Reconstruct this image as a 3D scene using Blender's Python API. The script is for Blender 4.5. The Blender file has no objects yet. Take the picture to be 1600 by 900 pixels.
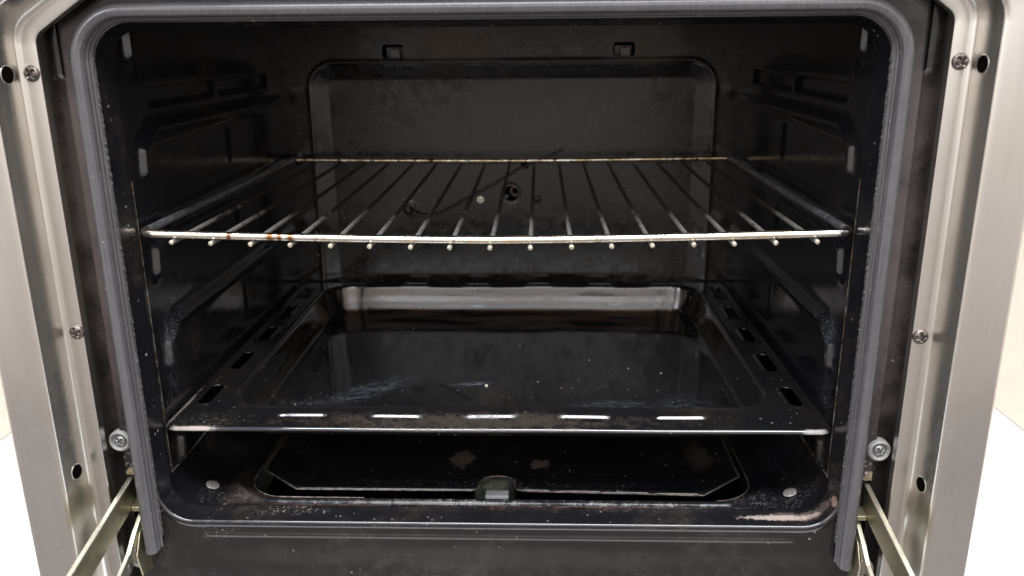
import bpy, math, random
import numpy as np
from mathutils import Vector, Matrix
random.seed(7); np.random.seed(7)
S = bpy.context.scene
C = S.collection
PI = math.pi

# ------------------------------------------------------------------ camera
f, cx, cy, cz, pit, yaw, rol = 1298.7324, 0.0306, -0.4945, 0.3174, 0.2873, 0.0348, 0.009
cam_d = bpy.data.cameras.new('camera'); cam = bpy.data.objects.new('camera', cam_d); C.objects.link(cam)
Rz = Matrix.Rotation(yaw, 3, 'Z'); Rx = Matrix.Rotation(-pit, 3, 'X'); Ry = Matrix.Rotation(rol, 3, 'Y')
B = Matrix(((1, 0, 0), (0, 0, -1), (0, 1, 0)))           # camera axes (x, y up, -z fwd) -> (x, fwd y, up z)
cam.matrix_world = Matrix.Translation((cx, cy, cz)) @ (Rz @ Rx @ Ry @ B).to_4x4()
cam_d.sensor_width = 36; cam_d.lens = f / 1600 * 36
cam_d.clip_start = 0.01; cam_d.clip_end = 60
cam_d.dof.use_dof = True; cam_d.dof.focus_distance = 0.60; cam_d.dof.aperture_fstop = 11.0
S.camera = cam
# ------------------------------------------------------------------ world and lamps
W = bpy.data.worlds.new('World'); S.world = W; W.use_nodes = True
nt = W.node_tree; bg = nt.nodes['Background']
tc = nt.nodes.new('ShaderNodeTexCoord'); sp = nt.nodes.new('ShaderNodeSeparateXYZ')
mr = nt.nodes.new('ShaderNodeMapRange'); mr.inputs['From Min'].default_value = -1; mr.inputs['From Max'].default_value = 1
rp = nt.nodes.new('ShaderNodeValToRGB')
nt.links.new(tc.outputs['Generated'], sp.inputs[0]); nt.links.new(sp.outputs['Z'], mr.inputs['Value'])
nt.links.new(mr.outputs[0], rp.inputs[0]); nt.links.new(rp.outputs[0], bg.inputs['Color'])
e = rp.color_ramp.elements
e[0].position = 0.0; e[0].color = (0.30, 0.26, 0.23, 1)
e[1].position = 1.0; e[1].color = (1.2, 1.3, 1.5, 1)
k = e.new(0.48); k.color = (0.71, 0.65, 0.625, 1)
k = e.new(0.57); k.color = (1.10, 1.00, 0.93, 1)
k = e.new(0.80); k.color = (1.45, 1.48, 1.6, 1)
ab = nt.nodes.new('ShaderNodeMath'); ab.operation = 'ABSOLUTE'; nt.links.new(sp.outputs['X'], ab.inputs[0])
mx = nt.nodes.new('ShaderNodeMapRange'); mx.interpolation_type = 'SMOOTHSTEP'; nt.links.new(ab.outputs[0], mx.inputs['Value'])
mx.inputs['From Min'].default_value = 0.50; mx.inputs['From Max'].default_value = 0.76; mx.inputs['To Min'].default_value = 1.0; mx.inputs['To Max'].default_value = 1.6
nt.links.new(mx.outputs[0], bg.inputs['Strength'])      # a room with bright walls to both sides

def area(name, loc, target, sx, sy, power, col):
    d = bpy.data.lights.new(name, 'AREA'); d.shape = 'RECTANGLE'; d.size = sx; d.size_y = sy; d.energy = power; d.color = col
    o = bpy.data.objects.new(name, d); C.objects.link(o); o.location = loc
    o.rotation_euler = (Vector(target) - Vector(loc)).to_track_quat('-Z', 'Y').to_euler(); return o
area('ceiling_lamp', (0.15, -1.0, 1.9), (0, 0.0, 0.1), 1.9, 0.40, 92, (0.97, 0.98, 1.0))
area('front_fill', (0.2, -2.6, 1.05), (0, 0.2, 0.12), 2.6, 0.9, 24, (0.96, 0.98, 1.0))  # added soft fill, no known lamp; carries light to the back wall
area('left_fill', (-1.6, -1.7, 1.1), (0, 0.1, 0.15), 0.35, 0.9, 16, (0.88, 0.93, 1.0))  # cool light added from the left for bluish highlights, no window known
S.view_settings.view_transform = 'Standard'; S.view_settings.look = 'None'
S.view_settings.exposure = 0.0; S.view_settings.gamma = 1.0
S.render.engine = 'CYCLES'

# ------------------------------------------------------------------ material helpers
class NT:
    def __init__(s, name):
        s.m = bpy.data.materials.new(name); s.m.use_nodes = True; s.t = s.m.node_tree; s.n = s.t.nodes
        s.b = s.n['Principled BSDF']; s.tc = s.n.new('ShaderNodeTexCoord')
    def L(s, a, b): s.t.links.new(a, b)
    def val(s, v, sock):
        if isinstance(v, (int, float)): sock.default_value = v
        elif isinstance(v, tuple): sock.default_value = v if len(v) == 4 or sock.type == 'VECTOR' else (*v, 1)
        else: s.L(v, sock)
    def math(s, op, a, b=0.0, c=None, clamp=False):
        n = s.n.new('ShaderNodeMath'); n.operation = op; n.use_clamp = clamp
        s.val(a, n.inputs[0]); s.val(b, n.inputs[1])
        if c is not None: s.val(c, n.inputs[2])
        return n.outputs[0]
    def mapped(s, scale=(1, 1, 1), loc=(0, 0, 0), rot=(0, 0, 0), kind='POINT'):
        n = s.n.new('ShaderNodeMapping'); n.vector_type = kind
        n.inputs['Scale'].default_value = scale; n.inputs['Location'].default_value = loc; n.inputs['Rotation'].default_value = rot
        s.L(s.tc.outputs['Object'], n.inputs[0]); return n.outputs[0]
    def noise(s, scale, detail=4, rough=0.6, vec=None, dist=0.0):
        n = s.n.new('ShaderNodeTexNoise'); n.inputs['Scale'].default_value = scale; n.inputs['Detail'].default_value = detail
        n.inputs['Roughness'].default_value = rough; n.inputs['Distortion'].default_value = dist
        s.L(vec if vec is not None else s.tc.outputs['Object'], n.inputs['Vector']); return n.outputs['Fac']
    def ramp(s, v, a, b, lo=0.0, hi=1.0, smooth=True):
        n = s.n.new('ShaderNodeMapRange'); n.interpolation_type = 'SMOOTHSTEP' if smooth else 'LINEAR'
        s.val(v, n.inputs[0]); n.inputs[1].default_value = a; n.inputs[2].default_value = b
        n.inputs[3].default_value = lo; n.inputs[4].default_value = hi; return n.outputs[0]
    def mix(s, fac, a, b):
        n = s.n.new('ShaderNodeMix'); n.data_type = 'RGBA'
        s.val(fac, n.inputs[0]); s.val(a, n.inputs[6]); s.val(b, n.inputs[7]); return n.outputs[2]
    def axis(s, i):
        n = s.n.new('ShaderNodeSeparateXYZ'); s.L(s.tc.outputs['Object'], n.inputs[0]); return n.outputs[i]
    def blob(s, c, r, rz=0.0):
        """1 at c falling to 0 at the ellipsoid r, turned rz about z"""
        n = s.n.new('ShaderNodeMapping'); n.vector_type = 'TEXTURE'
        n.inputs['Location'].default_value = c; n.inputs['Scale'].default_value = r; n.inputs['Rotation'].default_value = (0, 0, rz)
        s.L(s.tc.outputs['Object'], n.inputs[0])
        l = s.n.new('ShaderNodeVectorMath'); l.operation = 'LENGTH'; s.L(n.outputs[0], l.inputs[0])
        return s.ramp(l.outputs['Value'], 1.0, 0.15)
    def specks(s, scale, size, keep, vec=None):
        n = s.n.new('ShaderNodeTexVoronoi'); n.inputs['Scale'].default_value = scale
        s.L(vec if vec is not None else s.tc.outputs['Object'], n.inputs['Vector'])
        sep = s.n.new('ShaderNodeSeparateColor'); s.L(n.outputs['Color'], sep.inputs[0])
        k = s.math('GREATER_THAN', sep.outputs[0], 1 - keep)
        sz = s.math('MULTIPLY', sep.outputs[1], size)
        return s.math('MULTIPLY', s.math('LESS_THAN', n.outputs['Distance'], sz), k)
    def bump(s, h, strength, dist=0.001):
        n = s.n.new('ShaderNodeBump'); n.inputs['Strength'].default_value = strength; n.inputs['Distance'].default_value = dist
        s.L(h, n.inputs['Height']); s.L(n.outputs[0], s.b.inputs['Normal'])
    def set(s, **k):
        names = dict(color='Base Color', rough='Roughness', metal='Metallic', spec='Specular IOR Level', coat='Coat Weight', coat_r='Coat Roughness')
        for a, v in k.items(): s.val(v, s.b.inputs[names[a]])
        return s.m

def enamel(name, base=(0.006, 0.006, 0.007), r0=0.05, r1=0.18, grease=0.35, greasec=(0.035, 0.026, 0.018), speck=0.10,
           extra=None, gscale=14, wav=0.05, spec=0.75):
    s = NT(name)
    n1 = s.noise(gscale, 6, 0.62, dist=0.4); n2 = s.noise(90, 5, 0.7); n3 = s.noise(450, 3, 0.6)
    g = s.math('MULTIPLY', s.ramp(n1, 0.44, 0.72), s.ramp(n2, 0.25, 0.7), clamp=True)
    g = s.math('MULTIPLY', g, grease)
    col = s.mix(g, base, greasec)
    sp1 = s.specks(330, 0.34, speck); sp2 = s.specks(110, 0.14, speck * 0.5)
    spk = s.math('MAXIMUM', s.math('MULTIPLY', sp1, 0.35), s.math('MULTIPLY', sp2, 0.8))
    spk = s.math('MULTIPLY', spk, s.ramp(s.noise(26, 3), 0.42, 0.62))
    col = s.mix(spk, col, (0.30, 0.28, 0.26))
    rough = s.ramp(n2, 0.3, 0.75, r0, r1)
    rough = s.math('ADD', rough, s.math('MULTIPLY', g, 0.5), clamp=True)
    if extra:
        for mask, c, rr in extra(s):
            col = s.mix(mask, col, c)
            rough = s.math('ADD', s.math('MULTIPLY', rough, s.math('SUBTRACT', 1.0, mask)), s.math('MULTIPLY', mask, rr))
    s.bump(s.math('ADD', s.math('MULTIPLY', s.noise(9, 2), 3.0), s.math('ADD', s.math('MULTIPLY', n3, 0.10), s.math('MULTIPLY', spk, 0.5))), wav, 0.004)
    return s.set(color=col, rough=rough, spec=spec)

def scuffs(s, spots, c=(0.28, 0.30, 0.36), amt=0.5):
    out = []
    for (x, y, z, rx, ry, rz, a) in spots:
        v = s.mapped(scale=(130, 330, 130), rot=(0, 0, -rz))
        st = s.ramp(s.noise(1.0, 6, 0.8, vec=v), 0.42, 0.80)
        out.append((s.math('MULTIPLY', s.math('MULTIPLY', s.blob((x, y, z), (rx, ry, 0.05), rz), st), a * amt), c, 0.55))
    return out
def patch(s, c, r, col, amt=1.0, rough=0.7, rz=0.0, nscale=140, hard=False):
    n = s.noise(nscale, 6, 0.75); n2 = s.noise(nscale * 0.3, 4, 0.6); bl = s.blob(c, r, rz)
    m = s.math('ADD', bl, s.math('MULTIPLY', s.math('SUBTRACT', s.math('ADD', n, n2), 1.0), 1.9))
    m = s.ramp(m, 0.42, 0.56) if hard else s.ramp(m, 0.15, 1.1)
    m = s.math('MULTIPLY', m, s.ramp(bl, 0.0, 0.12))
    if hard: m = s.math('MULTIPLY', m, s.ramp(s.noise(nscale * 2.5, 4, 0.8), 0.36, 0.62, 0.35, 1.0))
    return (s.math('MULTIPLY', m, amt), col, rough)
def powder(s, c, r, amt=0.9, col=(0.30, 0.29, 0.28), scale=1150, rz=0.0):
    v = s.specks(scale, 0.62, 0.8); v2 = s.specks(scale * 0.45, 0.4, 0.5); n = s.ramp(s.noise(260, 5, 0.8), 0.42, 0.62)
    m = s.math('MULTIPLY', s.math('MAXIMUM', v, v2), s.math('MULTIPLY', s.blob(c, r, rz), n))
    return (s.math('MULTIPLY', m, amt), col, 0.7)

RUST = (0.055, 0.022, 0.013); PINK = (0.38, 0.24, 0.18); ASH = (0.30, 0.29, 0.28)
def x_tray(s):
    L = [(m, c, r) for m, c, r in scuffs(s, [(-0.110, 0.135, 0.045, 0.060, 0.020, 0.75, 1.0), (-0.026, 0.150, 0.045, 0.026, 0.006, 0.22, 1.7),
                   (-0.15, 0.09, 0.045, 0.03, 0.03, 0.3, 0.8), (0.085, 0.105, 0.045, 0.05, 0.018, 0.1, 0.7), (0.145, 0.11, 0.045, 0.03, 0.03, 0, 0.5)])]
    L.append(patch(s, (-0.2255, 0.04, 0.069), (0.004, 0.06, 0.02), (0.20, 0.16, 0.14), 0.7))
    L.append(patch(s, (-0.207, 0.0125, 0.068), (0.030, 0.0035, 0.02), (0.30, 0.25, 0.22), 0.8))
    L.append(patch(s, (0.215, 0.0125, 0.068), (0.016, 0.0035, 0.02), (0.27, 0.25, 0.23), 0.8))
    L.append(patch(s, (-0.02, 0.024, 0.069), (0.20, 0.022, 0.02), (0.045, 0.036, 0.026), 0.6, nscale=420))
    # painted tan room reflection and baked-on film with vertical runs on the rear wall of the pan
    runs = s.ramp(s.noise(1.0, 4, 0.7, vec=s.mapped(scale=(70, 1.5, 3.5), loc=(3, 0, 0))), 0.42, 0.56); mottle = s.ramp(s.noise(420, 5, 0.8), 0.38, 0.62)
    wall = s.math('MULTIPLY', s.ramp(s.axis(1), 0.3425, 0.3445), s.ramp(s.axis(2), 0.067, 0.0655))
    ends = s.ramp(s.math('ABSOLUTE', s.axis(0)), 0.150, 0.158); hor = s.ramp(s.noise(1.0, 4, 0.65, vec=s.mapped(scale=(7, 2, 110))), 0.36, 0.60)
    k = s.math('ADD', s.math('MULTIPLY', ends, runs), s.math('MULTIPLY', s.math('SUBTRACT', 1.0, ends), hor))
    k = s.math('MULTIPLY', k, s.ramp(mottle, 0, 1, 0.55, 1.0))
    L.append((s.math('MULTIPLY', wall, k), (0.135, 0.092, 0.060), 0.34))
    L.append(powder(s, (-0.155, 0.10, 0.045), (0.04, 0.03, 0.02), 0.5)); L.append(powder(s, (0.10, 0.09, 0.045), (0.06, 0.03, 0.02), 0.35))
    L.append(powder(s, (-0.20, 0.02, 0.069), (0.03, 0.02, 0.02), 0.35))
    return L
def x_floor(s):
    L = [patch(s, (-0.12, 0.021, 0.004), (0.08, 0.011, 0.03), (0.045, 0.020, 0.013), 0.7, nscale=260),
         patch(s, (0.06, 0.020, 0.004), (0.13, 0.012, 0.03), RUST, 0.7, nscale=260),
         patch(s, (-0.05, 0.026, 0.004), (0.15, 0.010, 0.03), (0.045, 0.038, 0.034), 0.6, nscale=420),
         patch(s, (0.10, 0.024, 0.004), (0.13, 0.010, 0.03), (0.05, 0.047, 0.044), 0.7, nscale=420),
         patch(s, (-0.185, 0.055, 0.004), (0.03, 0.06, 0.03), (0.022, 0.014, 0.010), 0.6, nscale=120),
         patch(s, (0.208, 0.008, 0.006), (0.056, 0.0060, 0.03), (0.035, 0.017, 0.012), 0.9, hard=True, nscale=260),
         patch(s, (0.198, 0.0075, 0.006), (0.048, 0.0036, 0.03), (0.18, 0.13, 0.11), 0.9, hard=True, nscale=620),
         patch(s, (0.192, 0.0075, 0.006), (0.035, 0.0036, 0.03), (0.30, 0.25, 0.22), 0.75, hard=True, nscale=1100),
         patch(s, (0.2285, 0.005, 0.022), (0.0045, 0.006, 0.006), (0.22, 0.14, 0.11), 0.9, hard=True, nscale=400),
         patch(s, (-0.014, -0.0005, -0.003), (0.018, 0.006, 0.006), (0.16, 0.12, 0.09), 0.8, nscale=150),
         powder(s, (-0.028, 0.030, 0.004), (0.024, 0.016, 0.03), 1.0), powder(s, (-0.195, 0.037, 0.006), (0.030, 0.022, 0.03), 0.55),
         powder(s, (0.195, 0.037, 0.006), (0.040, 0.022, 0.03), 0.4), powder(s, (-0.06, 0.022, 0.004), (0.16, 0.012, 0.03), 0.45),
         powder(s, (0.09, 0.020, 0.004), (0.16, 0.012, 0.03), 0.4), powder(s, (-0.145, 0.010, 0.004), (0.04, 0.006, 0.03), 0.6, (0.36, 0.30, 0.26))]
    L.append(powder(s, (0.0, 0.033, 0.004), (0.18, 0.004, 0.03), 0.25))
    return L
def x_plate(s):
    return [patch(s, (-0.031, 0.108, -0.006), (0.017, 0.022, 0.03), (0.085, 0.056, 0.040), 0.85, 0.8, nscale=420, hard=True),
            patch(s, (0.031, 0.100, -0.006), (0.013, 0.013, 0.03), (0.11, 0.062, 0.044), 0.85, 0.8, nscale=260, hard=True),
            patch(s, (0.158, 0.115, -0.006), (0.016, 0.045, 0.03), (0.040, 0.030, 0.024), 0.7, 0.5),
            powder(s, (0.0, 0.062, -0.006), (0.16, 0.012, 0.03), 0.4), powder(s, (0.02, 0.058, -0.006), (0.012, 0.010, 0.03), 0.8)]
M = {}
M['enamel'] = enamel('black_enamel', grease=0.25, speck=0.05)
def x_face(s):
    return [patch(s, (-0.245, 0.0, 0.22), (0.03, 0.05, 0.20), (0.060, 0.047, 0.044), 0.9, 0.4, nscale=22), patch(s, (0.245, 0.0, 0.22), (0.03, 0.05, 0.22), (0.062, 0.050, 0.048), 0.9, 0.4, nscale=22),
            patch(s, (0.0, 0.0, -0.022), (0.30, 0.02, 0.014), (0.024, 0.021, 0.018), 0.5, 0.3, nscale=25),
            powder(s, (-0.19, 0.0, 0.0), (0.02, 0.01, 0.02), 0.3),
            powder(s, (0.2460, 0.0, 0.050), (0.012, 0.01, 0.03), 0.9, scale=400), powder(s, (-0.2460, 0.0, 0.055), (0.012, 0.01, 0.03), 0.5, scale=400),
            patch(s, (-0.245, 0.0, 0.040), (0.006, 0.01, 0.008), (0.25, 0.17, 0.08), 0.8, hard=True, nscale=300), patch(s, (0.247, 0.0, 0.042), (0.005, 0.01, 0.008), (0.25, 0.20, 0.12), 0.8, hard=True, nscale=300)]
M['face'] = enamel('face_enamel', base=(0.010, 0.009, 0.009), r0=0.10, r1=0.24, grease=0.5, greasec=(0.028, 0.022, 0.018), speck=0.04, wav=0.04, gscale=10, spec=0.45, extra=x_face)
M['side'] = enamel('side_enamel', r0=0.09, r1=0.24, grease=0.30, speck=0.04, gscale=11,
    extra=lambda s: scuffs(s, [(-0.2285, 0.045, 0.11, 0.02, 0.016, 0, 0.5), (0.2285, 0.045, 0.11, 0.02, 0.016, 0, 0.5)]) + [powder(s, (sx * 0.224, y, z), (0.02, ry, rz), a, (0.20, 0.20, 0.22)) for sx in (-1, 1) for (y, z, ry, rz, a) in ((0.060, 0.128, 0.035, 0.016, 0.35), (0.045, 0.108, 0.014, 0.026, 0.3), (0.045, 0.186, 0.010, 0.018, 0.2), (0.045, 0.075, 0.03, 0.02, 0.4))])
M['back'] = enamel('greasy_back_enamel', base=(0.008, 0.0062, 0.0052), r0=0.12, r1=0.32, grease=0.7, greasec=(0.026, 0.018, 0.013), speck=0.09, gscale=9, wav=0.05, spec=0.5,
    extra=lambda s: [patch(s, (-0.06, 0.37, 0.315), (0.10, 0.03, 0.03), (0.11, 0.085, 0.06), 0.8, 0.45, nscale=50),
                     patch(s, (0.13, 0.37, 0.312), (0.08, 0.03, 0.025), (0.10, 0.075, 0.05), 0.7, 0.45, nscale=50),
                     patch(s, (0.03, 0.37, 0.22), (0.20, 0.03, 0.08), (0.026, 0.019, 0.014), 0.7, 0.32, nscale=28),
                     patch(s, (0.02, 0.37, 0.125), (0.14, 0.03, 0.022), (0.006, 0.007, 0.008), 0.8, 0.25, nscale=60),
                     powder(s, (-0.03, 0.37, 0.315), (0.07, 0.03, 0.02), 0.4, (0.3, 0.22, 0.14), 300)])
M['floor'] = enamel('floor_enamel', r0=0.08, r1=0.26, grease=0.4, speck=0.15, extra=x_floor, wav=0.06)
M['plate'] = enamel('plate_enamel', r0=0.10, r1=0.28, grease=0.3, speck=0.15, extra=x_plate)
M['tray'] = enamel('tray_enamel', base=(0.006, 0.006, 0.0065), r0=0.03, r1=0.13, grease=0.30, speck=0.16, extra=x_tray, wav=0.03)

def steel(name, base, r0, r1, sc=(700, 700, 10), stain=0.35):
    s = NT(name)
    br = s.noise(1.0, 4, 0.6, vec=s.mapped(scale=sc)); big = s.noise(13, 4, 0.6); mid = s.noise(70, 5, 0.7, vec=s.mapped(scale=(1, 1, 0.25)))
    col = s.mix(s.ramp(br, 0.3, 0.7), tuple(c * 0.985 for c in base), base)
    col = s.mix(s.math('MULTIPLY', s.ramp(big, 0.45, 0.72), stain), col, (0.36, 0.31, 0.23))
    st = s.math('MULTIPLY', s.math('MULTIPLY', s.ramp(mid, 0.55, 0.85), s.ramp(big, 0.5, 0.62)), stain * 0.5)
    col = s.mix(st, col, (0.24, 0.17, 0.10))
    col = s.mix(s.math('MULTIPLY', s.specks(60, 0.05, 0.25), 0.9), col, (0.9, 0.9, 0.88))
    s.bump(br, 0.03, 0.0002)
    return s.set(color=col, rough=s.ramp(s.math('ADD', s.math('MULTIPLY', br, 0.25), s.math('MULTIPLY', big, 0.75)), 0.3, 0.7, r0, r1), metal=1.0)
M['steel'] = steel('brushed_steel', (0.675, 0.650, 0.605), 0.24, 0.34, sc=(1100, 1100, 5), stain=0.22)
M['zinc'] = steel('zinc_plate', (0.42, 0.39, 0.26), 0.30, 0.55, sc=(250, 250, 250), stain=1.0)
M['zinc_light'] = steel('pale_zinc', (0.62, 0.60, 0.50), 0.30, 0.5, sc=(250, 250, 250), stain=0.8)
def simple(name, col, rough=0.5, metal=0.0, var=0.35, sc=200, spec=0.5, bump=0.1):
    s = NT(name); n = s.noise(sc, 5, 0.65)
    c = s.mix(s.ramp(n, 0.3, 0.7), tuple(v * (1 - var) for v in col), tuple(min(1, v * (1 + var * 0.4)) for v in col))
    s.bump(n, bump, 0.0006)
    return s.set(color=c, rough=s.ramp(n, 0.3, 0.7, rough * 0.8, min(1, rough * 1.2)), metal=metal, spec=spec)
def rubber():
    s = NT('grey_rubber'); n = s.noise(1.0, 4, 0.6, vec=s.mapped(scale=(900, 900, 14))); n2 = s.noise(40, 5, 0.7)
    c = s.mix(s.ramp(s.math('ADD', s.math('MULTIPLY', n2, 0.4), s.math('MULTIPLY', n, 0.6)), 0.3, 0.7), (0.046, 0.045, 0.047), (0.078, 0.076, 0.078))
    c = s.mix(s.math('MULTIPLY', s.specks(330, 0.16, 0.04), 0.5), c, (0.45, 0.44, 0.42))
    s.bump(n, 0.15, 0.0004)
    return s.set(color=c, rough=s.ramp(n2, 0.2, 0.8, 0.22, 0.30), spec=0.6)
M['rubber'] = rubber()
def crust():
    s = NT('crusty_lip'); n = s.noise(500, 5, 0.75)
    c = s.mix(s.ramp(n, 0.5, 0.7), (0.02, 0.02, 0.02), (0.15, 0.145, 0.14)); s.bump(n, 0.8, 0.001)
    return s.set(color=c, rough=0.55)
M['crust'] = crust()
def void():
    s = NT('unlit_hole'); return s.set(color=(0.003, 0.0025, 0.002), rough=1.0, spec=0.0)
M['void'] = void()
def chrome():
    s = NT('stained_chrome'); n = s.noise(55, 5, 0.7); n2 = s.noise(240, 4, 0.7)
    c = s.mix(s.ramp(n, 0.42, 0.66), (0.80, 0.76, 0.68), (0.58, 0.48, 0.33))
    c = s.mix(s.math('MULTIPLY', s.ramp(n2, 0.60, 0.68), 0.7), c, (0.10, 0.06, 0.035))
    for x, a in ((-0.139, 0.0045), (-0.133, 0.003), (-0.126, 0.004), (-0.165, 0.0025)):
        c = s.mix(s.math('MULTIPLY', s.blob((x, 0.012, 0.203), (a, 0.02, 0.02)), 0.95), c, (0.20, 0.065, 0.012))
    s.bump(n2, 0.15, 0.0005)
    return s.set(color=c, rough=s.ramp(n, 0.35, 0.7, 0.16, 0.38), metal=1.0)
M['chrome'] = chrome()
def rusty():
    s = NT('rusty_chrome'); n = s.noise(60, 5, 0.75); n2 = s.noise(170, 4, 0.7)
    c = s.mix(s.ramp(n, 0.40, 0.55), (0.80, 0.74, 0.62), (0.46, 0.34, 0.19))
    c = s.mix(s.ramp(n2, 0.55, 0.62), c, (0.05, 0.025, 0.015)); s.bump(n2, 0.4, 0.0006)
    return s.set(color=c, rough=0.34, metal=0.9)
M['rusty'] = rusty()
def sooty():
    # burnt-on soot towards the back, bare scratched metal near the front
    s = NT('sooty_rod'); y = s.axis(1); n = s.noise(1.0, 5, 0.75, vec=s.mapped(scale=(160, 90, 160))); n2 = s.noise(420, 4, 0.7)
    bare = s.math('ADD', s.ramp(y, 0.04, 0.17, 0.75, -0.1, False), s.math('MULTIPLY', s.math('SUBTRACT', n, 0.5), 2.2))
    k = s.math('MULTIPLY', s.ramp(bare, 0.25, 0.55), s.ramp(n2, 0.35, 0.6))
    c = s.mix(k, (0.016, 0.013, 0.011), (0.46, 0.45, 0.42)); s.bump(n2, 0.5, 0.0006)
    return s.set(color=c, rough=s.ramp(k, 0, 1, 0.5, 0.36), metal=s.math('MULTIPLY', k, 0.85))
M['sooty'] = sooty()
M['sidebar'] = simple('grey_sooty_bar', (0.34, 0.34, 0.35), 0.34, 0.8, 0.6, 150)
M['bronze'] = simple('dark_bronze_screw', (0.15, 0.125, 0.115), 0.36, 0.85, 0.5, 400)
M['screw'] = simple('zinc_screw', (0.22, 0.22, 0.22), 0.4, 0.7, 0.4, 400)
M['washer'] = simple('grey_washer', (0.20, 0.197, 0.185), 0.62, 0.0, 0.35, 300)
M['black'] = simple('dark_void', (0.004, 0.004, 0.004), 0.8, 0, 0.3)
M['ceramic'] = simple('white_ceramic', (0.75, 0.78, 0.74), 0.4, 0, 0.15)
M['screwtan'] = simple('bright_screw', (0.75, 0.66, 0.52), 0.35, 0.4, 0.3, 500)
M['tip'] = simple('cut_bar_end', (0.50, 0.44, 0.34), 0.4, 0.5, 0.7, 700)
M['edge'] = simple('worn_edge_and_glint', (0.17, 0.145, 0.115), 0.45, 0.3, 0.9, 260)  # bare worn edges, and painted highlight lines on the side walls
M['tan'] = simple('tan_disc', (0.16, 0.10, 0.07), 0.5, 0, 0.4)
M['wire'] = simple('black_capillary', (0.012, 0.011, 0.010), 0.4, 0, 0.4)
M['crumb'] = simple('pale_crumb', (0.55, 0.50, 0.40), 0.7, 0, 0.3)
M['counter'] = simple('white_floor', (0.88, 0.88, 0.88), 0.45, 0, 0.03, 30)
M['tiles'] = simple('brown_tiles', (0.14, 0.12, 0.11), 0.5, 0, 0.25, 6)
M['cream'] = simple('cream_panel', (0.78, 0.70, 0.60), 0.5, 0, 0.05, 12)
M['foil'] = simple('greenish_sheet', (0.16, 0.165, 0.12), 0.6, 0.1, 0.6, 200)
M['rivet'] = simple('dull_rivet', (0.30, 0.29, 0.27), 0.55, 0.4, 0.5, 600)

# ------------------------------------------------------------------ mesh helpers
def mesh(name, V, F, mat, parent=None, smooth=True, auto=None):
    me = bpy.data.meshes.new(name); me.from_pydata([tuple(map(float, v)) for v in V], [], [tuple(map(int, q)) for q in F]); me.update()
    o = bpy.data.objects.new(name, me); C.objects.link(o); me.materials.append(mat)
    me.polygons.foreach_set('use_smooth', [smooth] * len(me.polygons))
    if auto: me.set_sharp_from_angle(angle=math.radians(auto))
    if parent: o.parent = parent
    return o
def thing(name, label, cat, group=None, loc=(0, 0, 0)):
    o = bpy.data.objects.new(name, None); C.objects.link(o); o.location = loc; o['label'] = label; o['category'] = cat
    if group: o['group'] = group
    return o
def sstep(x, a, b):
    t = np.clip((x - a) / (b - a), 0, 1); return t * t * (3 - 2 * t)
def seg(u, v, a, b):
    a = np.array(a); d = np.array(b) - a; L2 = d @ d
    t = np.clip(((u - a[0]) * d[0] + (v - a[1]) * d[1]) / max(L2, 1e-12), 0, 1)
    return np.hypot(u - a[0] - t * d[0], v - a[1] - t * d[1])
def rrect(u, v, cu, cv, hu, hv, r):
    x = np.abs(u - cu) - hu + r; y = np.abs(v - cv) - hv + r
    return np.minimum(np.maximum(x, y), 0) + np.hypot(np.maximum(x, 0), np.maximum(y, 0)) - r
def poly(u, v, P):
    P = np.array(P); d = None; s = np.ones_like(u)
    for i in range(len(P)):
        a = P[i]; b = P[i - 1]; q = seg(u, v, a, b); d = q if d is None else np.minimum(d, q)
        c1 = v >= a[1]; c2 = v < b[1]; c3 = (b[0] - a[0]) * (v - a[1]) > (b[1] - a[1]) * (u - a[0])
        fl = (c1 & c2 & c3) | (~c1 & ~c2 & ~c3); s = np.where(fl, -s, s)
    return s * d
def lines(a, b, step, dense=(), fine=0.0007):
    out = [a]; 
    while out[-1] < b - 1e-9:
        x = out[-1]; st = step
        for (p, q) in dense:
            if x >= p - 1e-9 and x < q: st = fine
            elif x < p and x + step > p: st = min(st, max(p - x, fine))
        out.append(min(b, x + st))
    return np.array(out)
def field(name, us, vs, hf, put, mat, parent=None, holes=None, thick=0, flip=False):
    """height field over (u, v); where holes(u, v) < 0 the sheet is cut and its rim snapped onto the outline"""
    U, Vv = np.meshgrid(us, vs, indexing='ij'); U = U.copy(); Vv = Vv.copy(); nu, nv = U.shape
    ii, jj = np.meshgrid(np.arange(nu - 1), np.arange(nv - 1), indexing='ij'); ii = ii.ravel(); jj = jj.ravel()
    Q = np.stack([ii * nv + jj, (ii + 1) * nv + jj, (ii + 1) * nv + jj + 1, ii * nv + jj + 1], 1)
    if holes is not None:
        u = U.ravel(); v = Vv.ravel(); cu = u[Q].mean(1); cv = v[Q].mean(1)
        keep = holes(cu, cv) > 0
        used_k = np.zeros(nu * nv, bool); used_k[Q[keep].ravel()] = True
        used_d = np.zeros(nu * nv, bool); used_d[Q[~keep].ravel()] = True
        rim = used_k & used_d; Q = Q[keep]
        for _ in range(3):
            d = holes(u, v); e_ = 1e-5
            gu = (holes(u + e_, v) - holes(u - e_, v)) / (2 * e_); gv = (holes(u, v + e_) - holes(u, v - e_)) / (2 * e_)
            g = np.maximum(gu * gu + gv * gv, 0.2); u = np.where(rim, u - d * gu / g, u); v = np.where(rim, v - d * gv / g, v)
        U = u.reshape(nu, nv); Vv = v.reshape(nu, nv)
    H = hf(U, Vv); P = np.stack(put(U, Vv, H), -1).reshape(-1, 3)
    if flip: Q = Q[:, ::-1]
    idx = np.unique(Q.ravel()); mp = np.zeros(len(P), int); mp[idx] = np.arange(len(idx))
    o = mesh(name, P[idx], mp[Q], mat, parent)
    if thick:
        m = o.modifiers.new('Solidify', 'SOLIDIFY'); m.thickness = thick; m.offset = -1
    return o
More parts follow.
